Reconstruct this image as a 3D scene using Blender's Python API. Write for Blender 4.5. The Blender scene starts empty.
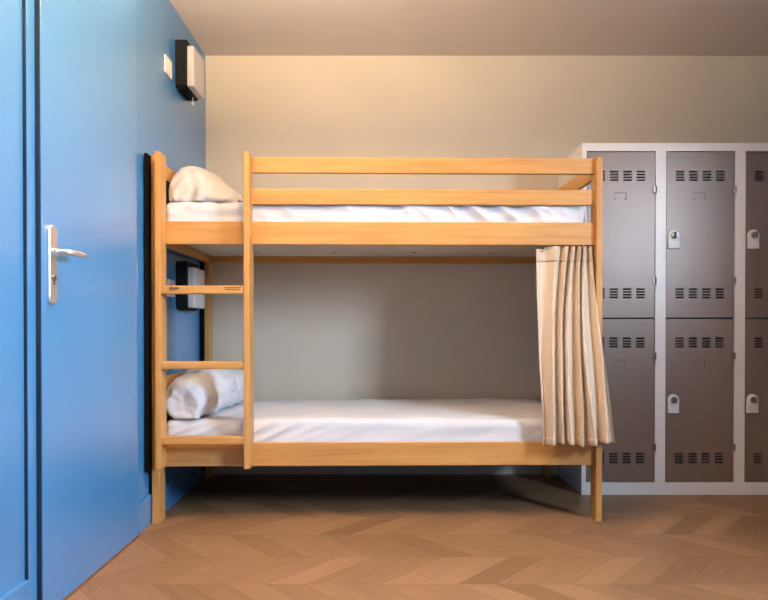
import bpy, bmesh, math, random
from mathutils import Vector, Matrix, noise

random.seed(4)
scene = bpy.context.scene
COL = scene.collection
R = math.radians

# ------------------------------------------------------------------ materials
def new_mat(name):
    m = bpy.data.materials.new(name)
    m.use_nodes = True
    nt = m.node_tree
    return m, nt, nt.nodes['Principled BSDF']

def N(nt, kind, **kw):
    n = nt.nodes.new(kind)
    for k, v in kw.items():
        setattr(n, k, v)
    return n

def mth(nt, op, a, b=None, c=None):
    n = nt.nodes.new('ShaderNodeMath'); n.operation = op
    for i, x in enumerate((a, b, c)):
        if x is None: continue
        if isinstance(x, (int, float)): n.inputs[i].default_value = x
        else: nt.links.new(x, n.inputs[i])
    return n.outputs[0]

def ramp(nt, fac, stops):
    r = nt.nodes.new('ShaderNodeValToRGB')
    el = r.color_ramp.elements
    while len(el) < len(stops): el.new(0.5)
    for e, (p, c) in zip(el, stops):
        e.position = p; e.color = (*c, 1)
    nt.links.new(fac, r.inputs[0])
    return r.outputs[0]

def bump(nt, bsdf, h, strength=0.1, dist=0.01):
    b = nt.nodes.new('ShaderNodeBump')
    b.inputs['Strength'].default_value = strength
    b.inputs['Distance'].default_value = dist
    nt.links.new(h, b.inputs['Height'])
    nt.links.new(b.outputs[0], bsdf.inputs['Normal'])

def coords(nt, scale=(1, 1, 1), kind='Object', rot=(0, 0, 0)):
    tc = nt.nodes.new('ShaderNodeTexCoord')
    mp = nt.nodes.new('ShaderNodeMapping')
    mp.inputs['Scale'].default_value = scale
    mp.inputs['Rotation'].default_value = rot
    nt.links.new(tc.outputs[kind], mp.inputs[0])
    return mp.outputs[0]

def noise_tex(nt, vec, scale, detail=4, rough=0.5, dist=0.0):
    n = nt.nodes.new('ShaderNodeTexNoise')
    n.inputs['Scale'].default_value = scale
    n.inputs['Detail'].default_value = detail
    n.inputs['Roughness'].default_value = rough
    n.inputs['Distortion'].default_value = dist
    nt.links.new(vec, n.inputs['Vector'])
    return n.outputs['Fac']

def paint(name, c, rough=0.6, var=0.06, bscale=220, bstr=0.05, spec=0.4, coat=0.0):
    m, nt, b = new_mat(name)
    v = coords(nt)
    f = noise_tex(nt, v, 3.0, 3)
    lo = tuple(x * (1 - var) for x in c); hi = tuple(min(1, x * (1 + var)) for x in c)
    nt.links.new(ramp(nt, f, [(0.3, lo), (0.7, hi)]), b.inputs['Base Color'])
    b.inputs['Roughness'].default_value = rough
    b.inputs['Specular IOR Level'].default_value = spec
    if coat:
        b.inputs['Coat Weight'].default_value = coat; b.inputs['Coat Roughness'].default_value = 0.32; b.inputs['Coat IOR'].default_value = 1.9
    bump(nt, b, noise_tex(nt, v, bscale, 2), bstr, 0.004)
    return m

def plain(name, c, rough=0.5, metal=0.0, spec=0.5, coat=0.0):
    m, nt, b = new_mat(name)
    v = coords(nt)
    f = noise_tex(nt, v, 40.0, 2)
    lo = tuple(x * 0.98 for x in c); hi = tuple(min(1, x * 1.02) for x in c)
    nt.links.new(ramp(nt, f, [(0.3, lo), (0.7, hi)]), b.inputs['Base Color'])
    b.inputs['Roughness'].default_value = rough
    b.inputs['Metallic'].default_value = metal
    b.inputs['Specular IOR Level'].default_value = spec
    if coat:
        b.inputs['Coat Weight'].default_value = coat; b.inputs['Coat Roughness'].default_value = 0.36; b.inputs['Coat IOR'].default_value = 1.8
    return m

def wood(name, axis, c1, c2, c3):
    m, nt, b = new_mat(name)
    sc = [14.0, 14.0, 14.0]; sc[axis] = 0.9
    v = coords(nt, tuple(sc))
    f = noise_tex(nt, v, 2.2, 6, 0.6, 0.6)
    sc2 = [90.0, 90.0, 90.0]; sc2[axis] = 3.0
    v2 = coords(nt, tuple(sc2))
    g = noise_tex(nt, v2, 1.6, 3, 0.6)
    k = mth(nt, 'ADD', mth(nt, 'MULTIPLY', f, 0.75), mth(nt, 'MULTIPLY', g, 0.25))
    nt.links.new(ramp(nt, k, [(0.32, c1), (0.5, c2), (0.68, c3)]), b.inputs['Base Color'])
    b.inputs['Roughness'].default_value = 0.42
    b.inputs['Specular IOR Level'].default_value = 0.35
    bump(nt, b, g, 0.06, 0.002)
    return m

BEECH = ((0.45, 0.212, 0.060), (0.535, 0.272, 0.080), (0.60, 0.325, 0.106))
WOODX, WOODY, WOODZ = (wood('beech_' + n, i, *BEECH) for i, n in enumerate(('lengthwise', 'across', 'upright')))

def cloth(name, c, bscale=700, bstr=0.12, rough=0.9):
    m, nt, b = new_mat(name)
    v = coords(nt)
    f = noise_tex(nt, v, 6.0, 4)
    lo = tuple(x * 0.95 for x in c); hi = tuple(min(1, x * 1.04) for x in c)
    nt.links.new(ramp(nt, f, [(0.3, lo), (0.7, hi)]), b.inputs['Base Color'])
    b.inputs['Roughness'].default_value = rough
    b.inputs['Specular IOR Level'].default_value = 0.15
    b.inputs['Sheen Weight'].default_value = 0.15
    bump(nt, b, noise_tex(nt, v, bscale, 2), bstr, 0.002)
    return m

M = {}
M['blue'] = paint('blue_paint', (0.048, 0.222, 0.48), 0.5, 0.04, 160, 0.05, 0.5, 0.9)
M['blue_door'] = paint('blue_door_paint', (0.048, 0.232, 0.51), 0.42, 0.03, 90, 0.02, 0.5, 1.0)
M['cream'] = paint('cream_wall_paint', (0.70, 0.615, 0.485), 0.8, 0.03, 140, 0.12, 0.2)
M['ceiling'] = paint('ceiling_paint', (0.66, 0.59, 0.54), 0.85, 0.02, 120, 0.06, 0.2)
M['plaster'] = paint('side_wall_paint', (0.16, 0.21, 0.28), 0.85, 0.02, 120, 0.06, 0.2)
M['sheet'] = cloth('white_cotton_sheet', (0.68, 0.68, 0.70))
M['pillowcase'] = cloth('white_pillowcase', (0.56, 0.53, 0.50))
M['curtain'] = cloth('beige_curtain_cloth', (0.69, 0.545, 0.395), 900, 0.15)
M['tape'] = cloth('beige_header_tape', (0.66, 0.51, 0.365), 1400, 0.25)
M['ticking'] = cloth('mattress_ticking', (0.66, 0.58, 0.46), 600, 0.2)
M['ply'] = paint('bed_board', (0.62, 0.55, 0.46), 0.7, 0.05, 60, 0.05, 0.2)
M['darkboard'] = paint('dark_bed_board', (0.10, 0.075, 0.055), 0.8, 0.05, 60, 0.05, 0.2)  # unseen lower board, coloured dark to cut bounced light under the bed
M['black'] = plain('black_plastic', (0.006, 0.006, 0.0062), 0.65, 0, 0.2)
M['strip'] = plain('gap_black', (0.004, 0.004, 0.004), 0.9, 0, 0.05)
M['edge_shade'] = plain('shaded_edge_blue', (0.018, 0.035, 0.065), 0.8, 0, 0.1)  # dark blue that paints shade onto the door and frame edges
M['lampwhite'] = plain('opal_diffuser', (0.55, 0.52, 0.50), 0.35)
M['white'] = plain('white_plastic', (0.82, 0.80, 0.77), 0.35)
M['steel'] = plain('brushed_steel', (0.74, 0.69, 0.65), 0.36, 0.8)
M['darksteel'] = plain('dark_steel', (0.30, 0.27, 0.24), 0.35, 0.9)  # darker steel for key cylinder, bolts, knobs and hinges
M['frame'] = plain('light_grey_locker_paint', (0.90, 0.84, 0.77), 0.40, 0, 0.6, 0.4)
M['doorgrey'] = plain('taupe_locker_paint', (0.235, 0.162, 0.122), 0.40, 0.35, 0.6, 0.35)
M['inside'] = plain('locker_inside', (0.03, 0.027, 0.026), 0.8)
M['threshold'] = plain('brown_threshold', (0.16, 0.075, 0.035), 0.6)
M['mark'] = plain('burned_mark', (0.06, 0.03, 0.02), 0.8)
M['emboss'] = plain('taupe_embossed', (0.15, 0.122, 0.115), 0.5)

def floor_material():
    m, nt, b = new_mat('chevron_oak')
    tc = N(nt, 'ShaderNodeTexCoord')
    sp = N(nt, 'ShaderNodeSeparateXYZ')
    nt.links.new(tc.outputs['Object'], sp.inputs[0])
    X, Y = sp.outputs[0], sp.outputs[1]
    row = 0.266
    y1 = mth(nt, 'DIVIDE', mth(nt, 'SUBTRACT', Y, 2.231), row)       # row number
    rowi = mth(nt, 'FLOOR', y1)
    fr = mth(nt, 'PINGPONG', y1, 1.0)                               # 0..1..0 : tip right at 1
    odd = mth(nt, 'FLOORED_MODULO', rowi, 2.0)
    q = mth(nt, 'SUBTRACT', X, mth(nt, 'MULTIPLY', fr, row * 0.86))
    pw = 0.128
    pi_ = mth(nt, 'DIVIDE', q, pw)
    pidx = mth(nt, 'FLOOR', pi_)
    pfr = mth(nt, 'FRACT', pi_)
    cmb = N(nt, 'ShaderNodeCombineXYZ')
    nt.links.new(pidx, cmb.inputs[0]); nt.links.new(rowi, cmb.inputs[1])
    wn = N(nt, 'ShaderNodeTexWhiteNoise'); wn.noise_dimensions = '2D'
    nt.links.new(cmb.outputs[0], wn.inputs['Vector'])
    # along / across plank coordinates
    sgn = mth(nt, 'SUBTRACT', 1.0, mth(nt, 'MULTIPLY', odd, 2.0))
    along = mth(nt, 'MULTIPLY', mth(nt, 'ADD', mth(nt, 'MULTIPLY', X, sgn), Y), 0.7071)
    cv = N(nt, 'ShaderNodeCombineXYZ')
    nt.links.new(mth(nt, 'MULTIPLY', along, 3.0), cv.inputs[0])
    nt.links.new(mth(nt, 'MULTIPLY', pi_, 4.5), cv.inputs[1])
    nt.links.new(mth(nt, 'MULTIPLY', wn.outputs['Value'], 37.0), cv.inputs[2])
    g = noise_tex(nt, cv.outputs[0], 1.6, 7, 0.66, 1.6)
    k = mth(nt, 'ADD', mth(nt, 'MULTIPLY', wn.outputs['Value'], 0.34), mth(nt, 'MULTIPLY', g, 0.66))
    col = ramp(nt, k, [(0.22, (0.150, 0.080, 0.038)), (0.5, (0.245, 0.138, 0.068)), (0.78, (0.325, 0.190, 0.098))])
    e1 = mth(nt, 'LESS_THAN', mth(nt, 'MINIMUM', pfr, mth(nt, 'SUBTRACT', 1.0, pfr)), 0.012)
    fy = mth(nt, 'FRACT', y1)
    e2 = mth(nt, 'LESS_THAN', mth(nt, 'MINIMUM', fy, mth(nt, 'SUBTRACT', 1.0, fy)), 0.005)
    e = mth(nt, 'MAXIMUM', e1, e2)
    mix = N(nt, 'ShaderNodeMix'); mix.data_type = 'RGBA'
    nt.links.new(mth(nt, 'MULTIPLY', e, 0.4), mix.inputs['Factor'])
    nt.links.new(col, mix.inputs['A']); mix.inputs['B'].default_value = (0.05, 0.027, 0.015, 1)
    nt.links.new(mix.outputs['Result'], b.inputs['Base Color'])
    b.inputs['Roughness'].default_value = 0.48
    b.inputs['Specular IOR Level'].default_value = 0.35
    bump(nt, b, mth(nt, 'SUBTRACT', g, e), 0.05, 0.003)
    return m
M['floor'] = floor_material()

# ------------------------------------------------------------------ mesh helpers
def link(name, bm, mats, parent=None, smooth=False, loc=None):
    me = bpy.data.meshes.new(name)
    bmesh.ops.recalc_face_normals(bm, faces=bm.faces[:])
    if smooth:
        for f in bm.faces: f.smooth = True
    bm.to_mesh(me); bm.free()
    if not isinstance(mats, (list, tuple)): mats = [mats]
    for m in mats: me.materials.append(m)
    o = bpy.data.objects.new(name, me)
    COL.objects.link(o)
    if loc is not None: o.location = loc
    if parent is not None: o.parent = parent
    return o

def add_box(bm, x0, x1, y0, y1, z0, z1, bev=0.0, mi=0, seg=2):
    t = bmesh.new()
    vs = [t.verts.new((x, y, z)) for x in (x0, x1) for y in (y0, y1) for z in (z0, z1)]
    for q in ((0, 1, 3, 2), (4, 6, 7, 5), (0, 4, 5, 1), (2, 3, 7, 6), (0, 2, 6, 4), (1, 5, 7, 3)):
        t.faces.new([vs[i] for i in q])
    bmesh.ops.recalc_face_normals(t, faces=t.faces[:])
    if bev:
        bmesh.ops.bevel(t, geom=t.edges[:] , offset=bev, segments=seg, profile=0.5, affect='EDGES', clamp_overlap=True)
    for f in t.faces: f.material_index = mi
    merge(bm, t)

def merge(bm, t):
    me = bpy.data.meshes.new('tmp'); t.to_mesh(me); t.free()
    bm.from_mesh(me); bpy.data.meshes.remove(me)

def box(name, x0, x1, y0, y1, z0, z1, mat, parent=None, bev=0.0, loc=None):
    bm = bmesh.new(); add_box(bm, x0, x1, y0, y1, z0, z1, bev)
    return link(name, bm, mat, parent, loc=loc)

def add_cyl(bm, p, axis, r0, r1, depth, seg=24, mi=0, bev=0.0):
    t = bmesh.new()
    bmesh.ops.create_cone(t, cap_ends=True, segments=seg, radius1=r0, radius2=r1, depth=depth)
    if bev:
        es = [e for e in t.edges if len(e.link_faces) == 2 and any(len(f.verts) > 4 for f in e.link_faces)]
        bmesh.ops.bevel(t, geom=es, offset=bev, segments=2, affect='EDGES')
    q = Vector((0, 0, 1)).rotation_difference(Vector(axis).normalized()).to_matrix().to_4x4()
    bmesh.ops.transform(t, matrix=Matrix.Translation(p) @ q, verts=t.verts[:])
    for f in t.faces: f.material_index = mi
    merge(bm, t)

def add_tube(bm, pts, radii, seg=14, mi=0, squash=None):
    pts = [Vector(p) for p in pts]
    rings = []
    for i, p in enumerate(pts):
        d = (pts[min(i + 1, len(pts) - 1)] - pts[max(i - 1, 0)]).normalized()
        up = Vector((0, 0, 1)) if abs(d.z) < 0.9 else Vector((1, 0, 0))
        a = d.cross(up).normalized(); b = a.cross(d).normalized()
        r = radii[i] if isinstance(radii, (list, tuple)) else radii
        sq = squash or (1, 1)
        rings.append([bm.verts.new(p + a * r * sq[0] * math.cos(2 * math.pi * k / seg) + b * r * sq[1] * math.sin(2 * math.pi * k / seg)) for k in range(seg)])
    for i in range(len(rings) - 1):
        for k in range(seg):
            f = bm.faces.new((rings[i][k], rings[i][(k + 1) % seg], rings[i + 1][(k + 1) % seg], rings[i + 1][k]))
            f.material_index = mi; f.smooth = True
    for rg in (rings[0], rings[-1]):
        f = bm.faces.new(rg); f.material_index = mi

def grid_holes(bm, xs, zs, holes, y_front, y_back, mi=0):
    """A slab in the XZ plane between y_front and y_back with rectangular holes."""
    xs = sorted(set(round(x, 5) for x in xs)); zs = sorted(set(round(z, 5) for z in zs))
    def is_hole(i, k):
        if i < 0 or k < 0 or i >= len(xs) - 1 or k >= len(zs) - 1: return True
        cx = (xs[i] + xs[i + 1]) / 2; cz = (zs[k] + zs[k + 1]) / 2
        return any(h[0] < cx < h[1] and h[2] < cz < h[3] for h in holes)
    cache = {}
    def V(x, y, z):
        key = (round(x, 5), round(y, 5), round(z, 5))
        if key not in cache: cache[key] = bm.verts.new(key)
        return cache[key]
    for i in range(len(xs) - 1):
        for k in range(len(zs) - 1):
            if is_hole(i, k): continue
            x0, x1, z0, z1 = xs[i], xs[i + 1], zs[k], zs[k + 1]
            fs = [((x0, y_front, z0), (x1, y_front, z0), (x1, y_front, z1), (x0, y_front, z1)),
                  ((x0, y_back, z0), (x0, y_back, z1), (x1, y_back, z1), (x1, y_back, z0))]
            if is_hole(i - 1, k): fs.append(((x0, y_front, z0), (x0, y_front, z1), (x0, y_back, z1), (x0, y_back, z0)))
            if is_hole(i + 1, k): fs.append(((x1, y_front, z0), (x1, y_back, z0), (x1, y_back, z1), (x1, y_front, z1)))
            if is_hole(i, k - 1): fs.append(((x0, y_front, z0), (x0, y_back, z0), (x1, y_back, z0), (x1, y_front, z0)))
            if is_hole(i, k + 1): fs.append(((x0, y_front, z1), (x1, y_front, z1), (x1, y_back, z1), (x0, y_back, z1)))
            for q in fs:
                f = bm.faces.new([V(*p) for p in q]); f.material_index = mi

def tag(o, label, cat, group=None):
    o['label'] = label; o['category'] = cat
    if group: o['group'] = group
    return o

def empty(name, loc, rz=0.0):
    o = bpy.data.objects.new(name, None); COL.objects.link(o)
    o.location = loc; o.rotation_euler = (0, 0, rz); o.empty_display_size = 0.1
    return o

def struct(o):
    o['kind'] = 'structure'; return o

def fbm(p, oct=3):
    s, a, f = 0.0, 1.0, 1.0
    for _ in range(oct):
        s += a * noise.noise(Vector(p) * f); a *= 0.5; f *= 2.0
    return s

# ------------------------------------------------------------------ the room
XL, XR, YB, YF, H = -1.018, 2.45, 3.90, -1.9, 2.432
struct(box('floor', XL - 0.15, XR + 0.4, YF - 0.1, YB + 0.1, -0.1, 0.0, M['floor']))
struct(box('ceiling', XL - 0.15, XR + 0.4, YF - 0.1, YB + 0.1, H, H + 0.1, M['ceiling']))
struct(box('wall_back', XL - 0.15, XR + 0.4, YB, YB + 0.1, 0.0, H, M['cream']))
struct(box('wall_front', XL - 0.15, XR + 0.4, YF - 0.1, YF, 0.0, H, M['plaster']))
struct(box('wall_left', XL - 0.12, XL, YF, YB, 0.0, H, M['blue']))
# right wall with its window opening (outside the frame; the daylight comes in here)
WY0, WY1, WZ0, WZ1 = 0.12, 1.20, 1.35, 2.32
bm = bmesh.new()
grid_holes(bm, [YF, WY0, WY1, YB], [0.0, WZ0, WZ1, H], [(WY0, WY1, WZ0, WZ1)], 0.0, 0.26)
o = link('wall_right', bm, M['plaster'])
o.matrix_world = Matrix(((0, 1, 0, XR), (1, 0, 0, 0), (0, 0, 1, 0), (0, 0, 0, 1)))
struct(o)

# skirting boards
struct(box('baseboard_left', XL, -1.003, 2.762, YB, 0.0, 0.127, M['blue'], bev=0.003))
struct(box('baseboard_left.001', XL, -1.005, YF, 1.911, 0.0, 0.137, M['blue'], bev=0.003))
# flat frame strip on the near side of the door
struct(box('trim_1', XL, -1.008, 1.912, 1.957, 0.0, H, M['blue_door'], bev=0.001))
struct(box('trim_2', XL, -0.9965, 1.959, 1.9655, 0.0, H, M['edge_shade']))  # dark strip painting shade over the door's near edge
struct(box('trim_4', XL, -1.0095, 1.9085, 1.9115, 0.137, H, M['edge_shade']))  # thin dark strip painting shade over the frame's near edge

# door leaf with hinges and lever handle
door = struct(box('door_1', XL + 0.001, -0.995, 1.966, 2.738, 0.006, H - 0.004, M['blue_door'], bev=0.002))
for z in (0.235, 1.08, 1.90):
    bm = bmesh.new()
    add_cyl(bm, (-1.001, 2.743, z), (0, 0, 1), 0.006, 0.006, 0.085, 12, bev=0.001)
    add_cyl(bm, (-1.001, 2.743, z - 0.047), (0, 0, 1), 0.003, 0.005, 0.008, 12)
    link('door_hinge', bm, M['blue_door'], door)
# brown threshold edge at the bottom of the door
struct(box('trim_3', XL, -0.990, 1.966, 2.738, 0.0, 0.006, M['threshold']))

bm = bmesh.new()
# long back plate with rounded ends
y0, y1, z0, z1 = 1.962, 2.013, 0.927, 1.166
ring = []
rr = 0.026
cy = (y0 + y1) / 2
for k in range(13):
    a = math.pi * k / 12
    ring.append((cy + (y1 - cy) * math.cos(a), z1 - rr + rr * math.sin(a)))
for k in range(13):
    a = math.pi + math.pi * k / 12
    ring.append((cy + (y1 - cy) * math.cos(a), z0 + rr + rr * math.sin(a)))
va = [bm.verts.new((-0.995, y + 0.03, z)) for y, z in ring]
vb = [bm.verts.new((-0.986, y + 0.03, z)) for y, z in ring]
ring2 = [(cy + (y - cy) * 0.92, z + (0.0016 if z < 1.04 else -0.0016)) for y, z in ring]
vc = [bm.verts.new((-0.984, y + 0.03, z)) for y, z in ring2]
n = len(ring)
for k in range(n):
    bm.faces.new((va[k], va[(k + 1) % n], vb[(k + 1) % n], vb[k]))
    bm.faces.new((vb[k], vb[(k + 1) % n], vc[(k + 1) % n], vc[k]))
bm.faces.new(vc); bm.faces.new(va)
handle = link('door_handle', bm, M['steel'], door)
handle['label'] = 'steel lever handle on a long plate'
bm = bmesh.new()
add_cyl(bm, (-0.976, 2.011, 1.083), (1, 0, 0), 0.013, 0.013, 0.018, 20, bev=0.002)
add_tube(bm, [(-0.98, 2.011, 1.083), (-0.955, 2.011, 1.083), (-0.943, 2.013, 1.083), (-0.936, 2.020, 1.083), (-0.934, 2.032, 1.083),
              (-0.933, 2.064, 1.084), (-0.933, 2.097, 1.084), (-0.934, 2.112, 1.0835), (-0.936, 2.118, 1.083)],
         [0.010, 0.010, 0.010, 0.0098, 0.0098, 0.0095, 0.009, 0.0075, 0.004], 16)
link('lever', bm, M['steel'], handle)
bm = bmesh.new()
add_cyl(bm, (-0.982, 2.011, 1.006), (1, 0, 0), 0.0085, 0.0085, 0.012, 20, bev=0.001)
add_box(bm, -0.985, -0.979, 2.0065, 2.0155, 0.986, 1.004, 0.002)
link('key_cylinder', bm, M['darksteel'], handle)

# ------------------------------------------------------------------ wall lamps and switches
def wall_lamp(loc, label, pull):
    r = empty('wall_lamp', loc)
    tag(r, label, 'lamp', 'wall lamps on the blue wall')
    # local: x out of the wall, y along the wall, z up; origin on the wall at its centre
    bm = bmesh.new()
    hw, hh, d = 0.110, 0.119, 0.054
    c = 0.014
    prof = [(-hw, -hh + c), (-hw + c, -hh), (hw - c, -hh), (hw, -hh + c), (hw, hh - c), (hw - c, hh), (-hw + c, hh), (-hw, hh - c)]
    a = [bm.verts.new((0, y, z)) for y, z in prof]
    b = [bm.verts.new((d, y, z)) for y, z in prof]
    for k in range(8):
        bm.faces.new((a[k], a[(k + 1) % 8], b[(k + 1) % 8], b[k]))
    bm.faces.new(a); bm.faces.new(b)
    link('lamp_base', bm, M['black'], r)
    bm = bmesh.new()
    add_box(bm, d, d + 0.036, -0.099, 0.099, -0.112, 0.090, 0.007, seg=3)
    link('diffuser', bm, M['lampwhite'], r)
    bm = bmesh.new()   # ribbed cover under the diffuser
    for k in range(8):
        add_box(bm, 0.008 + k * 0.0055, 0.0105 + k * 0.0055, -0.085, 0.085, -hh - 0.006, -hh + 0.001, 0.0008)
    link('vent_grille', bm, M['black'], r)
    if pull:
        bm = bmesh.new()
        add_cyl(bm, (0.048, 0.03, -0.135), (0, 0, 1), 0.0015, 0.0015, 0.03, 8)
        add_cyl(bm, (0.048, 0.03, -0.155), (0, 0, 1), 0.008, 0.004, 0.018, 14, bev=0.001)
        p = link('pull_knob', bm, M['white'], r); p['label'] = 'small white pull knob'
    return r

wall_lamp((XL, 3.434, 2.166), 'black box wall lamp with white cover, high above the upper bunk pillow', True)
wall_lamp((XL, 3.434, 1.067), 'black box wall lamp with white cover, seen under the upper bunk behind the ladder', False)

def wall_switch(loc, label):
    r = empty('light_switch', loc)
    tag(r, label, 'light switch', 'white switches on the blue wall')
    bm = bmesh.new(); add_box(bm, 0, 0.008, -0.050, 0.050, -0.042, 0.042, 0.003, seg=3)
    link('switch_plate', bm, M['white'], r)
    bm = bmesh.new(); add_box(bm, 0.007, 0.011, -0.026, -0.001, -0.024, 0.024, 0.0015)
    link('rocker', bm, M['white'], r)
    bm = bmesh.new(); add_box(bm, 0.007, 0.011, 0.001, 0.026, -0.024, 0.024, 0.0015)
    link('rocker', bm, M['white'], r)

wall_switch((XL, 3.205, 2.098), 'small white switch plate on the blue wall beside the upper wall lamp')
wall_switch((XL, 3.232, 1.046), 'small white switch plate beside the lower wall lamp, behind the top ladder rung')

# ------------------------------------------------------------------ bunk bed
bed = empty('bunk_bed', (-0.994, 2.915, 0.0), R(1.0))
tag(bed, 'beech wooden bunk bed with ladder and guard rails against the cream wall', 'bunk bed')
def bx(name, u0, u1, v0, v1, z0, z1, m, bev=0.003, parent=bed):
    return box(name, u0, u1, v0, v1, z0, z1, m, parent, bev)
UL, UR = 1.943, 1.970
POST_TOP = 1.606
for (u0, u1, v0, v1) in ((-0.005, 0.028, 0.0, 0.085), (UL, UR, 0.0, 0.080), (0.014, 0.042, 0.86, 0.94), (UL, UR, 0.86, 0.94)):
    bx('post', u0, u1, v0, v1, 0.0, POST_TOP, WOODZ)
# long rails front and rear
for v0, v1, uu in ((0.025, 0.047, None), (0.893, 0.915, 0.042)):
    ul = 0.028 if uu is None else uu
    gl = 0.4065 if uu is None else uu
    bx('guard_rail', gl, UL, v0, v1, 1.536, POST_TOP, WOODX, 0.004)
    bx('guard_rail', gl, UL, v0, v1, 1.398, 1.467, WOODX, 0.004)
    bx('side_rail', ul, UL, v0, v1, 1.222, 1.3225, WOODX, 0.003)
    bx('side_rail', ul, UL, v0, v1, 0.245, 0.348, WOODX, 0.003)
# end rails
for u0, u1, vf in ((0.003, 0.023, 0.085), (UL + 0.003, UR - 0.003, 0.080)):
    for z0, z1 in ((1.522, 1.592), (1.222, 1.3225), (0.555, 0.635), (0.245, 0.348)):
        bm = bmesh.new(); add_box(bm, u0, u1, vf, 0.862, z0, z1, 0.003)
        if u0 < 1:      # the head end runs slightly inwards to the rear post
            for vtx in bm.verts:
                vtx.co.x += 0.014 * (vtx.co.y - vf) / 0.78
        link('end_rail', bm, WOODY, bed)
# unseen panel added to block window light at the foot end, behind the curtain
bx('light_block_panel', UL + 0.006, UR - 0.008, 0.081, 0.859, 0.636, 1.2215, WOODY, 0.001)
bx('light_block_panel', UL + 0.006, UR - 0.008, 0.081, 0.859, 0.349, 0.554, WOODY, 0.001)
# bed boards
bb = bx('bed_board', 0.046, UL - 0.002, 0.0475, 0.8925, 1.262, 1.275, M['ply'], 0.001)
for u in (0.328, 0.756, 1.189, 1.606):
    bm = bmesh.new()
    add_cyl(bm, (u, 0.70, 1.2605), (0, 0, 1), 0.015, 0.017, 0.004, 20)
    link('bolt_head', bm, M['darksteel'], bb)
bx('bed_board', 0.046, UL - 0.002, 0.0475, 0.8925, 0.284, 0.297, M['darkboard'], 0.001)
# black strips: shade of the wall gap as colour, plus a thin board
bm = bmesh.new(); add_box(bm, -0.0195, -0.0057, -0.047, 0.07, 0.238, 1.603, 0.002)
o = link('gap_strip', bm, M['strip'], bed); o['label'] = 'black strip for the dark gap between post and wall'
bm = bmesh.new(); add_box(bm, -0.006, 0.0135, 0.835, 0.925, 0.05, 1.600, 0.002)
o = link('gap_strip', bm, M['strip'], bed); o['label'] = 'black strip for the dark gap between post and wall'

# ladder: two stiles, three rungs
bm = bmesh.new(); add_box(bm, 0.0285, 0.0535, -0.06, 0.0245, 0.2485, 1.607, 0.003)
lad = link('ladder', bm, WOODZ, bed)
def stile_lower(bm, u0, u1):
    add_box(bm, u0, u1, 0.020, 0.050, 0.352, 1.198, 0.002)
# the ladder object's own mesh is its left upright; the right upright and the rungs hang from it
bm = bmesh.new(); add_box(bm, 0.4055, 0.4305, -0.06, 0.0245, 0.2485, 1.607, 0.003); stile_lower(bm, 0.4055, 0.4305)
link('stile', bm, WOODZ, lad)
def rung(z0, z1, marks):
    bm = bmesh.new(); add_box(bm, 0.0530, 0.4060, -0.057, -0.006, z0, z1, 0.004)
    if marks:
        yf = -0.0576
        zc = z1 - 0.0125
        # burned mark on the left: two short rows of small characters
        rnd = random.Random(3)
        u = 0.089
        while u < 0.128:
            w = rnd.choice((0.0025, 0.0035, 0.0045))
            add_box(bm, u, u + w, yf, yf + 0.0012, zc + 0.0005 - 0.004, zc + 0.005, 0, 1)
            if u < 0.118: add_box(bm, u, u + w * 0.8, yf, yf + 0.0012, zc - 0.010, zc - 0.005, 0, 1)
            u += w + 0.001
        # two lines of tiny writing on the right
        for (a, b_, zz) in ((0.326, 0.396, z1 - 0.0075), (0.328, 0.388, z1 - 0.0165)):
            u = a
            while u < b_:
                w = rnd.choice((0.0016, 0.0024, 0.003))
                add_box(bm, u, u + w, yf, yf + 0.0012, zz - 0.0022, zz + 0.0022, 0, 1)
                u += w + (0.0006 if rnd.random() < 0.85 else 0.0018)
    o = link('rung', bm, [WOODX, M['mark']], lad)
    if marks: o['label'] = 'top rung with small dark burned markings'
rung(1.0007, 1.036, True); rung(0.6785, 0.711, False); rung(0.3547, 0.388, False)

# curtain track under the upper rail
bm = bmesh.new()
add_box(bm, 1.60, 1.935, 0.050, 0.066, 1.246, 1.2615, 0.001)
link('curtain_track', bm, M['white'], bed)

# ------------------------------------------------------------------ mattresses
def rounded_ring(v0, v1, z0, z1, r, n_long, n_short, n_c=5):
    pts = []
    def seg(a, b, n):
        for i in range(n):
            t = i / n; pts.append((a[0] + (b[0] - a[0]) * t, a[1] + (b[1] - a[1]) * t))
    def arc(c, a0, a1):
        for i in range(n_c):
            a = a0 + (a1 - a0) * i / n_c
            pts.append((c[0] + r * math.cos(a), c[1] + r * math.sin(a)))
    seg((v0, z1 - r), (v0, z0 + r), n_short); arc((v0 + r, z0 + r), math.pi, 1.5 * math.pi)
    seg((v0 + r, z0), (v1 - r, z0), 8); arc((v1 - r, z0 + r), 1.5 * math.pi, 2 * math.pi)
    seg((v1, z0 + r), (v1, z1 - r), n_short); arc((v1 - r, z1 - r), 0, 0.5 * math.pi)
    seg((v1 - r, z1), (v0 + r, z1), n_long); arc((v0 + r, z1 - r), 0.5 * math.pi, math.pi)
    return pts

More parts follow.
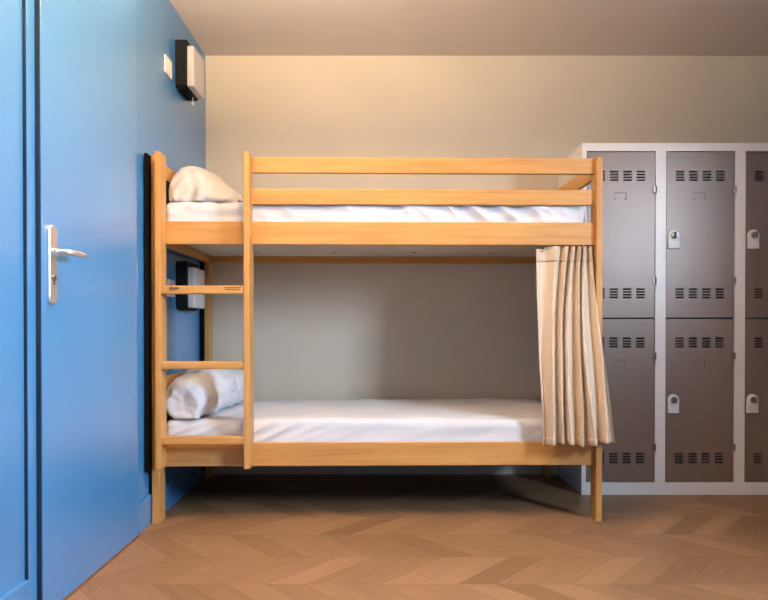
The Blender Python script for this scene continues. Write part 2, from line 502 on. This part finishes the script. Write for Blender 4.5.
def padded(u0, u1, v0, v1, z0, z1, r, nu, n_long, n_short, disp):
    bm = bmesh.new()
    cv, cz = (v0 + v1) / 2, (z0 + z1) / 2
    us = []
    for i in range(5):
        a = 0.5 * math.pi * i / 5
        us.append((u0 + r * (1 - math.sin(a)) * 1.0, r * (1 - math.cos(a)) if False else r * (1 - math.sin(a))))
    stations = []
    for i in range(6):
        a = 0.5 * math.pi * i / 5
        stations.append((u0 + r * (1 - math.cos(a)), r * (1 - math.sin(a))))
    for i in range(1, nu):
        stations.append((u0 + r + (u1 - u0 - 2 * r) * i / nu, 0.0))
    for i in range(5, -1, -1):
        a = 0.5 * math.pi * i / 5
        stations.append((u1 - r * (1 - math.cos(a)), r * (1 - math.sin(a))))
    base = rounded_ring(v0, v1, z0, z1, r, n_long, n_short)
    rings = []
    for u, ins in stations:
        ring = []
        for v, z in base:
            fv = 1 - 2 * ins / (v1 - v0); fz = 1 - 2 * ins / (z1 - z0)
            p = Vector((u, cv + (v - cv) * fv, cz + (z - cz) * fz))
            ring.append(bm.verts.new(disp(p)))
        rings.append(ring)
    n = len(base)
    for a, b in zip(rings, rings[1:]):
        for k in range(n):
            bm.faces.new((a[k], a[(k + 1) % n], b[(k + 1) % n], b[k]))
    bm.faces.new(rings[0]); bm.faces.new(rings[-1])
    return bm

def top_disp(p):
    u, v, z = p
    q = p.copy()
    if v < 0.12 and z > 1.285:          # hanging front: slanting gathers, stronger on the right half
        k = max(0.0, min(1.0, (v * -1 + 0.12) / 0.05))
        s = u * 15.0 + (z - 1.35) * 14.0 + 1.2 * noise.noise(Vector((u * 2.2, 0, 5)))
        w = 0.35 + 0.65 * max(0, min(1, (u - 0.55) / 0.5))
        ridge = 1 - abs(noise.noise(Vector((s * 0.55, z * 3.0, 2.0)))) * 2.2
        q.y -= k * w * 0.016 * ridge
        q.y -= k * 0.007 * noise.noise(Vector((u * 9, z * 30, 7)))
    if z > 1.39:
        q.z += 0.005 * fbm((u * 4, v * 4, 1)) + 0.003 * noise.noise(Vector((u * 14 + v * 9, v * 3, 3)))
    return q

def low_disp(p):
    u, v, z = p
    q = p.copy()
    if z > 0.42:
        k = 0.25 + 0.75 * max(0.0, min(1.0, (u - 0.36) / 0.15))
        q.z += k * 0.006 * fbm((u * 2.2, v * 5, 11))
        # shallow creases running along the bed, with a tuft or two near the wall
        c = noise.noise(Vector((u * 3.0, v * 16.0 + 0.6 * math.sin(u * 5), 21)))
        q.z += k * 0.0035 * (1 - abs(c) * 2.5)
        if v > 0.66:
            kk = min(1, (v - 0.66) / 0.12)
            q.z += k * kk * 0.010 * max(0, fbm((u * 6 + v * 7, v * 6, 4)))
    if v < 0.13 and z > 0.31:
        s = u * 3.2 - (z - 0.4) * 10
        q.y -= 0.006 * noise.noise(Vector((s, z * 14, 31)))
        fade = max(0.25, min(1, (1.3 - u) / 0.8))
        if fade > 0:
            q.y -= fade * 0.007 * (1 - abs(noise.noise(Vector((u * 9 - z * 20, z * 5, 12)))) * 2.4)
    return q

def mattress(z0, z1, disp, label):
    r = empty('mattress', (-0.994, 2.915, 0.0), R(1.0))
    tag(r, label, 'mattress', 'bunk mattresses')
    bm = padded(0.044, 1.926, 0.080, 0.870, z0, z1 - 0.012, 0.03, 20, 6, 2, lambda p: p)
    link('mattress_core', bm, M['ticking'], r, True)
    bm = padded(0.031, 1.912, 0.052, 0.887, z0 + 0.004, z1, 0.032, 230, 60, 12, disp)
    link('fitted_sheet', bm, M['sheet'], r, True)
mattress(1.2755, 1.418, top_disp, 'white sheeted mattress on the upper bunk behind the guard rails')
mattress(0.2975, 0.446, low_disp, 'white sheeted mattress on the lower bunk, under the rolled bedding')

# ------------------------------------------------------------------ pillow on the upper bunk
def spline(pts, n):
    out = []
    P = [Vector(p) for p in pts]
    for i in range(len(P) - 1):
        p0 = P[max(i - 1, 0)]; p1 = P[i]; p2 = P[i + 1]; p3 = P[min(i + 2, len(P) - 1)]
        for k in range(n):
            t = k / n
            out.append(0.5 * ((2 * p1) + (p2 - p0) * t + (2 * p0 - 5 * p1 + 4 * p2 - p3) * t * t + (3 * p1 - p0 - 3 * p2 + p3) * t ** 3))
    out.append(P[-1])
    return out

prof = [(-0.950, 1.424), (-0.962, 1.45), (-0.966, 1.50), (-0.955, 1.555), (-0.925, 1.595), (-0.885, 1.608), (-0.830, 1.600),
        (-0.775, 1.570), (-0.718, 1.524), (-0.664, 1.474), (-0.630, 1.438), (-0.626, 1.427), (-0.66, 1.4235), (-0.76, 1.4235), (-0.88, 1.4235), (-0.950, 1.424)]
ringp = spline(prof, 5)[:-1]
bm = bmesh.new()
rings = []
yc0, yc1 = 2.985, 3.620
NS = 54
for i in range(NS + 1):
    t = -1 + 2 * i / NS
    tt = math.sin(t * math.pi / 2)
    y = (yc0 + yc1) / 2 + (yc1 - yc0) / 2 * tt
    s = (1 - abs(tt) ** 4.5) ** 0.5 if abs(tt) < 1 else 0.0
    s = max(s, 0.04)
    ring = []
    for j, p in enumerate(ringp):
        cx, cz = -0.80, 1.424
        x = cx + (p.x - cx) * (0.80 + 0.20 * s)
        z = cz + (p.y - cz) * s
        if z > 1.43:
            wr = 0.010 * fbm((x * 9, y * 7, z * 9), 3)
            fold = 0.014 * (1 - abs(noise.noise(Vector((x * 16 + z * 6, y * 4, 3)))) * 2.2)
            z += (wr + fold * (1 - s * 0.55)) * min(1, (z - 1.43) / 0.03)
            y2 = y - 0.022 * (1 - abs(noise.noise(Vector((x * 18 - z * 10, z * 8, 9)))) * 2.4) * (1 if tt < 0 else -1) * (1 - s)
        else:
            y2 = y
        if y < 3.03: z -= 0.016 * ((3.03 - y) / 0.045) ** 2 * max(0.0, 1 - (z - 1.42) / 0.06)
        ring.append(bm.verts.new((x, y2, z)))
    rings.append(ring)
n = len(ringp)
for a, b in zip(rings, rings[1:]):
    for k in range(n):
        bm.faces.new((a[k], a[(k + 1) % n], b[(k + 1) % n], b[k]))
bm.faces.new(rings[0]); bm.faces.new(rings[-1])
o = link('pillow', bm, M['pillowcase'], None, True)
tag(o, 'plump white pillow leaning on the head end of the upper bunk', 'pillow')

# ------------------------------------------------------------------ rolled bedding on the lower bunk
def roll():
    bm = bmesh.new()
    A = Vector((-0.880, 2.968, 0)); B = Vector((-0.838, 3.66, 0))
    ax = (B - A).normalized(); side = Vector((ax.y, -ax.x, 0))
    NS, NR = 64, 72
    rings = []
    zb = 0.4505
    for i in range(NS + 1):
        t = i / NS
        r = 0.083 + 0.024 * min(1, t / 0.35) - 0.006 * max(0, t - 0.6)
        # rounded lip at either end
        e = min(t, 1 - t) * 0.67
        lip = min(1.0, e / 0.022)
        rr = r * (0.86 + 0.14 * math.sqrt(max(0, 1 - (1 - lip) ** 2)))
        c = A + (B - A) * t
        ring = []
        for k in range(NR):
            a = 2 * math.pi * k / NR
            x = math.cos(a); z = math.sin(a)
            w = 0.010 * fbm((x * 1.5 + t * 2, z * 1.5, t * 5), 3)
            w += 0.007 * (1 - abs(noise.noise(Vector((a * 1.1 + t * 3.5, t * 7, 6)))) * 2.3) * lip
            # the outer flap ends in a step low on the right-hand side
            step = 0.008 if -0.95 < math.atan2(z, x) < 2.2 else 0.0
            R_ = rr + w + step
            px = R_ * 1.10 * x
            pz = R_ * 0.97 * z
            P = c + side * px + Vector((0, 0, zb + rr * 0.90 + pz))
            P.z = max(P.z, zb)
            ring.append(bm.verts.new(P))
        rings.append(ring)
    for a, b in zip(rings, rings[1:]):
        for k in range(NR):
            bm.faces.new((a[k], a[(k + 1) % NR], b[(k + 1) % NR], b[k]))
    bm.faces.new(rings[-1])
    # the near end: rings stepping inwards as a soft, creased swirl
    prev = rings[0]
    c0 = A + Vector((0, 0, zb + 0.083 * 0.86 * 0.92))
    for j, (f, d) in enumerate(((0.93, -0.006), (0.85, -0.008), (0.72, -0.006), (0.58, -0.002), (0.44, 0.002), (0.30, 0.003), (0.15, 0.004))):
        ring = []
        for k, v in enumerate(rings[0]):
            P = c0 + (v.co - c0) * f
            a = 2 * math.pi * k / NR
            P += ax * (d + 0.006 * noise.noise(Vector((math.cos(a) * f * 3, math.sin(a) * f * 3, 3))) - 0.002 * (1 - abs(noise.noise(Vector((math.cos(a) * f * 2.2 + 5, math.sin(a) * f * 2.6, 8)))) * 2.5))
            ring.append(bm.verts.new(P))
        for k in range(NR):
            bm.faces.new((prev[k], prev[(k + 1) % NR], ring[(k + 1) % NR], ring[k]))
        prev = ring
    bm.faces.new(prev)
    return bm
o = link('rolled_bedding', roll(), M['sheet'], None, True)
tag(o, 'rolled white bedding lying across the head end of the lower bunk', 'bedding')

# ------------------------------------------------------------------ curtain
def curtain():
    root = empty('curtain', (0.82, 2.96, 0.0))
    tag(root, 'beige pleated curtain gathered at the foot end of the lower bunk', 'curtain')
    ztop, zbot = 1.216, 0.352
    # (x of the fold's front edge at the top, at mid height, at the bottom; how deep the fold is top/bottom)
    folds_top = [0.690, 0.775, 0.824, 0.853, 0.882, 0.904, 0.931, 0.940]
    folds_mid = [0.695, 0.748, 0.787, 0.809, 0.866, 0.883, 0.958, 0.975]
    folds_bot = [0.701, 0.735, 0.778, 0.809, 0.861, 0.918, 0.967, 1.014]
    dep_top = [0.012, 0.040, 0.038, 0.034, 0.034, 0.032, 0.030, 0.006]
    dep_bot = [0.012, 0.056, 0.052, 0.060, 0.066, 0.068, 0.062, 0.004]
    cut_top = [0.40, 0.62, 0.74, 0.74, 0.82, 0.70, 0.92]
    cut_mid = [0.30, 0.72, 0.78, 0.82, 0.76, 0.80, 0.92]
    cut_bot = [0.40, 0.82, 0.74, 0.84, 0.52, 0.62, 0.92]
    NZ = 90
    rows = []
    SUB = 14
    def pos(lst_t, lst_m, lst_b, i, t):
        a, m, b = lst_t[i], lst_m[i], lst_b[i]
        return a * (1 - t) * (1 - 2 * t) + m * 4 * t * (1 - t) + b * t * (2 * t - 1)
    for r in range(NZ + 1):
        t = r / NZ
        z = ztop + (zbot - ztop) * t
        # plane of the curtain: under the rail at the top, in front of the rail at the bottom
        yb = 2.984 - 0.092 * (3 * t * t - 2 * t ** 3) + 0.004 * t
        row = []
        nf = len(folds_top)
        for i in range(nf - 1):
            xa = pos(folds_top, folds_mid, folds_bot, i, t)
            xb = pos(folds_top, folds_mid, folds_bot, i + 1, t)
            da = dep_top[i + 1] * (1 - t) + dep_bot[i + 1] * t
            w = xb - xa
            cut = max(0.12, min(0.93, pos(cut_top, cut_mid, cut_bot, i, t)))
            for k in range(SUB):
                s = k / SUB
                # short right-facing flank just after the edge, then a long left-facing face
                if s < cut:
                    h = 0.5 + 0.5 * math.cos(math.pi * s / cut)
                else:
                    q = (s - cut) / (1 - cut)
                    h = 0.5 - 0.5 * math.cos(math.pi * q) if q < 1 else 1
                    h = q * 0.45 + h * 0.55
                dprev = dep_top[i] * (1 - t) + dep_bot[i] * t
                amp = dprev * (1 - s) + da * s
                x = xa + w * s
                # the flank tucks back under the edge
                y = yb + 0.018 - amp * h
                y += 0.008 * noise.noise(Vector((x * 14, z * 3.0, 4)))
                x += 0.005 * noise.noise(Vector((i * 3.7, z * 3.5, 9))) * min(1, t * 4)
                row.append((x, y, z))
        xe = pos(folds_top, folds_mid, folds_bot, nf - 1, t)
        row.append((xe, yb - 0.004 + 0.01 * t, z))
        # left end droops a little at the top, hem is slightly wavy
        row = [(x, y, zz - (0.010 if x < 0.73 and t < 0.02 else 0.0) + (0.006 * math.sin(x * 34) + 0.014 * (x - 0.85) if t > 0.97 else 0.0)) for x, y, zz in row]
        rows.append(row)
    th = 0.0022
    def cloth_bm(r0, r1, off):
        bm = bmesh.new()
        F = [[bm.verts.new((x - 0.82, y - off - 2.96, z)) for x, y, z in rows[r]] for r in range(r0, r1 + 1)]
        B = [[bm.verts.new((x - 0.82, y - off - 2.96 + th, z)) for x, y, z in rows[r]] for r in range(r0, r1 + 1)]
        nr, nc = len(F), len(F[0])
        for a in range(nr - 1):
            for k in range(nc - 1):
                bm.faces.new((F[a][k], F[a][k + 1], F[a + 1][k + 1], F[a + 1][k]))
                bm.faces.new((B[a][k], B[a + 1][k], B[a + 1][k + 1], B[a][k + 1]))
            for k in (0, nc - 1):
                bm.faces.new((F[a][k], F[a + 1][k], B[a + 1][k], B[a][k]))
        for a in (0, nr - 1):
            for k in range(nc - 1):
                bm.faces.new((F[a][k], F[a][k + 1], B[a][k + 1], B[a][k]))
        return bm
    link('drape', cloth_bm(0, NZ, 0.0), M['curtain'], root, True)
    o = link('header_tape', cloth_bm(0, 7, 0.0026), M['tape'], root, True)
    o = link('hem', cloth_bm(NZ - 3, NZ, 0.0022), M['tape'], root, True)
    for x in folds_top[1:]:
        bm = bmesh.new()
        y = 2.985
        add_tube(bm, [(x - 0.82 - 0.004, y - 2.96, 1.205), (x - 0.82 - 0.004, y - 2.96, 1.232), (x - 0.82, y - 2.96 + 0.003, 1.244), (x - 0.82, y - 2.96 + 0.006, 1.248)], 0.0018, 8)
        link('hook', bm, M['white'], root)
curtain()

# ------------------------------------------------------------------ lockers
def lockers():
    x0, yf, yb = 1.027, 3.424, 3.896
    top = 1.797
    root = empty('locker', (x0, yf, 0.0))
    tag(root, 'grey metal locker bank with taupe vented doors right of the bunk bed', 'locker')
    fx, dw, pitch = 0.022, 0.3526, 0.4057
    W = fx * 2 + 2 * pitch + dw
    zb, zs, zt = 0.063, 0.905, 1.756
    holes = [(fx + c * pitch, fx + c * pitch + dw, zb, zt) for c in range(3)]
    xs = [0, W] + [h[0] for h in holes] + [h[1] for h in holes]
    bm = bmesh.new()
    grid_holes(bm, xs, [0, zb, zt, top], holes, 0.0, 0.020)
    D = yb - yf
    add_box(bm, 0.0, 0.002, 0.020, D, 0, top); add_box(bm, W - 0.002, W, 0.020, D, 0, top)
    add_box(bm, 0.002, W - 0.002, 0.020, D, top - 0.002, top)
    add_box(bm, 0.002, W - 0.002, D - 0.002, D, 0.0, top - 0.002)
    link('carcass', bm, M['frame'], root)
    bm = bmesh.new()
    for c in range(3):
        a = fx + c * pitch
        add_box(bm, a - 0.004, a - 0.002, 0.021, D - 0.004, zb, zt); add_box(bm, a + dw + 0.002, a + dw + 0.004, 0.021, D - 0.004, zb, zt)
        add_box(bm, a - 0.004, a + dw + 0.004, D - 0.008, D - 0.004, zb, zt)
        for z in (zb - 0.004, zs - 0.002, zt + 0.001):
            add_box(bm, a - 0.004, a + dw + 0.004, 0.021, D - 0.004, z, z + 0.003)
    link('interior', bm, M['inside'], root)
    def door(c, z0, z1, low):
        a = fx + c * pitch
        g = 0.004
        X0, X1, Z0, Z1 = a + g, a + dw - 0.003, z0 + g * 0.6, z1 - g * 1.2
        hs = []
        def vents(zc):
            for k in range(4):
                vx = a + 0.051 + k * 0.0685
                for j in range(4):
                    z = zc + 0.0265 - j * 0.0142
                    hs.append((vx, vx + 0.044, z - 0.0085, z))
        if not low:
            vents(1.630); vents(1.0305)
        else:
            vents(0.7785); vents(0.186)
        xs = [X0, X1] + [h[0] for h in hs] + [h[1] for h in hs]
        zs_ = [Z0, Z1] + [h[2] for h in hs] + [h[3] for h in hs]
        bm = bmesh.new()
        grid_holes(bm, xs, zs_, hs, 0.004, 0.018)
        d = link('door', bm, M['doorgrey'], root)
        # lock plate with an arched top and a turning knob
        lz = z0 + (0.354 if not low else 0.3555)
        bm = bmesh.new()
        lx0, lx1 = a + 0.011, a + 0.068
        cx = (lx0 + lx1) / 2; rad = (lx1 - lx0) / 2
        base = 0.097
        outl = [(lx0, lz), (lx1, lz)] + [(cx + rad * math.cos(math.pi * k / 14), lz + base - rad + rad * math.sin(math.pi * k / 14)) for k in range(15)]
        va = [bm.verts.new((x, 0.004, z)) for x, z in outl]
        vb = [bm.verts.new((x, -0.006, z)) for x, z in outl]
        for k in range(len(outl)):
            bm.faces.new((va[k], va[(k + 1) % len(outl)], vb[(k + 1) % len(outl)], vb[k]))
        bm.faces.new(va); bm.faces.new(vb)
        bmesh.ops.bevel(bm, geom=[e for e in bm.edges if all(v.co.y < 0 for v in e.verts)], offset=0.0015, segments=1, affect='EDGES')
        link('lock_plate', bm, M['white'], d)
        bm = bmesh.new()
        add_cyl(bm, (cx + 0.002, -0.013, lz + base - rad), (0, -1, 0), 0.017, 0.015, 0.014, 24, bev=0.002)
        add_box(bm, cx - 0.002, cx + 0.006, -0.036, -0.018, lz + base - rad - 0.015, lz + base - rad + 0.015, 0.002)
        link('lock_knob', bm, M['darksteel'], d)
        # embossed card holder outline
        bm = bmesh.new()
        hx0, hx1 = a + 0.143, a + 0.205
        hz1 = (z0 + 0.641) if not low else (z0 + 0.628)
        hz0 = hz1 - 0.036
        w = 0.0035
        add_box(bm, hx0, hx1, 0.0025, 0.0045, hz1 - w, hz1, 0.0005); add_box(bm, hx1 - w, hx1, 0.0025, 0.0045, hz0, hz1, 0.0005)
        add_box(bm, hx0, hx0 + w, 0.0025, 0.0045, hz0, hz0 + 0.010, 0.0005); add_box(bm, hx0, hx0 + 0.012, 0.0025, 0.0045, hz0, hz0 + w, 0.0005)
        add_box(bm, hx1 - 0.012, hx1, 0.0025, 0.0045, hz0, hz0 + w, 0.0005)
        link('card_holder', bm, M['emboss'], d)
        # two hinges on the right edge
        for z in ((1.555, 1.090) if not low else (0.705, 0.238)):
            bm = bmesh.new()
            add_cyl(bm, (a + dw + 0.0005, -0.001, z + 0.006), (0, 0, 1), 0.0055, 0.0055, 0.034, 12, bev=0.001)
            add_box(bm, a + dw - 0.012, a + dw, -0.002, 0.004, z - 0.010, z + 0.024, 0.001)
            add_box(bm, a + dw + 0.001, a + dw + 0.007, -0.004, 0.0, z - 0.034, z - 0.012, 0.001, 1)
            link('hinge', bm, [M['darksteel'], M['white']], d)
    for c in range(3):
        door(c, zs, zt, False)
        door(c, zb, zs, True)
lockers()

# ------------------------------------------------------------------ light
def area(name, loc, rot, sx, sy, power, col, spread=180):
    l = bpy.data.lights.new(name, 'AREA'); l.shape = 'RECTANGLE'; l.size = sx; l.size_y = sy
    l.energy = power; l.color = col; l.spread = R(spread)
    o = bpy.data.objects.new(name, l); COL.objects.link(o)
    o.location = loc; o.rotation_euler = rot
    return o
# the sky outside lights the room through the window opening (a portal only steers the sampling)
pl = bpy.data.lights.new('window_portal', 'AREA'); pl.shape = 'RECTANGLE'; pl.size = WZ1 - WZ0; pl.size_y = WY1 - WY0
pl.cycles.is_portal = True
po = bpy.data.objects.new('window_portal', pl); COL.objects.link(po)
po.location = (XR + 0.255, (WY0 + WY1) / 2, (WZ0 + WZ1) / 2); po.rotation_euler = (0, R(90), 0)
# warm lamp hanging in the middle of the room
l = bpy.data.lights.new('ceiling_lamp', 'POINT'); l.energy = 27.0; l.color = (1.0, 0.70, 0.40); l.shadow_soft_size = 0.07
o = bpy.data.objects.new('ceiling_lamp', l); COL.objects.link(o); o.location = (-0.20, 2.05, 2.2)

# unseen fill light added to brighten the ceiling from below
area('ceiling_fill', (-0.42, 1.72, 1.98), (R(180), 0, 0), 0.3, 0.3, 172.0, (1.0, 0.73, 0.47))
w = bpy.data.worlds.new('world'); scene.world = w; w.use_nodes = True
wn_ = w.node_tree
bg = wn_.nodes['Background']
wtc = wn_.nodes.new('ShaderNodeTexCoord'); wsp = wn_.nodes.new('ShaderNodeSeparateXYZ')
wn_.links.new(wtc.outputs['Generated'], wsp.inputs[0])
sky = ramp(wn_, mth(wn_, 'ADD', mth(wn_, 'MULTIPLY', wsp.outputs[2], 0.5), 0.5),
           [(0.0, (0.07, 0.07, 0.07)), (0.49, (0.12, 0.13, 0.14)), (0.58, (0.64, 0.80, 1.0)), (0.85, (0.58, 0.76, 1.0))])
wn_.links.new(sky, bg.inputs[0])
bg.inputs[1].default_value = 90.0

# ------------------------------------------------------------------ camera
cam = bpy.data.cameras.new('camera')
co = bpy.data.objects.new('camera', cam); COL.objects.link(co)
PITCH = 0.5
co.location = (0, 0, 0.859); co.rotation_euler = (R(90 - PITCH), 0, 0)
cam.sensor_width = 36.0
cam.lens = 670.0 / 768.0 * 36.0
cam.shift_x = 3.0 / 768.0
cam.shift_y = (27.0 + 670.0 * math.tan(R(PITCH))) / 768.0
cam.clip_start = 0.05
scene.camera = co

vs = scene.view_settings
vs.view_transform = 'Standard'; vs.look = 'None'; vs.gamma = 1.0; vs.use_curve_mapping = False
vs.exposure = 0.0
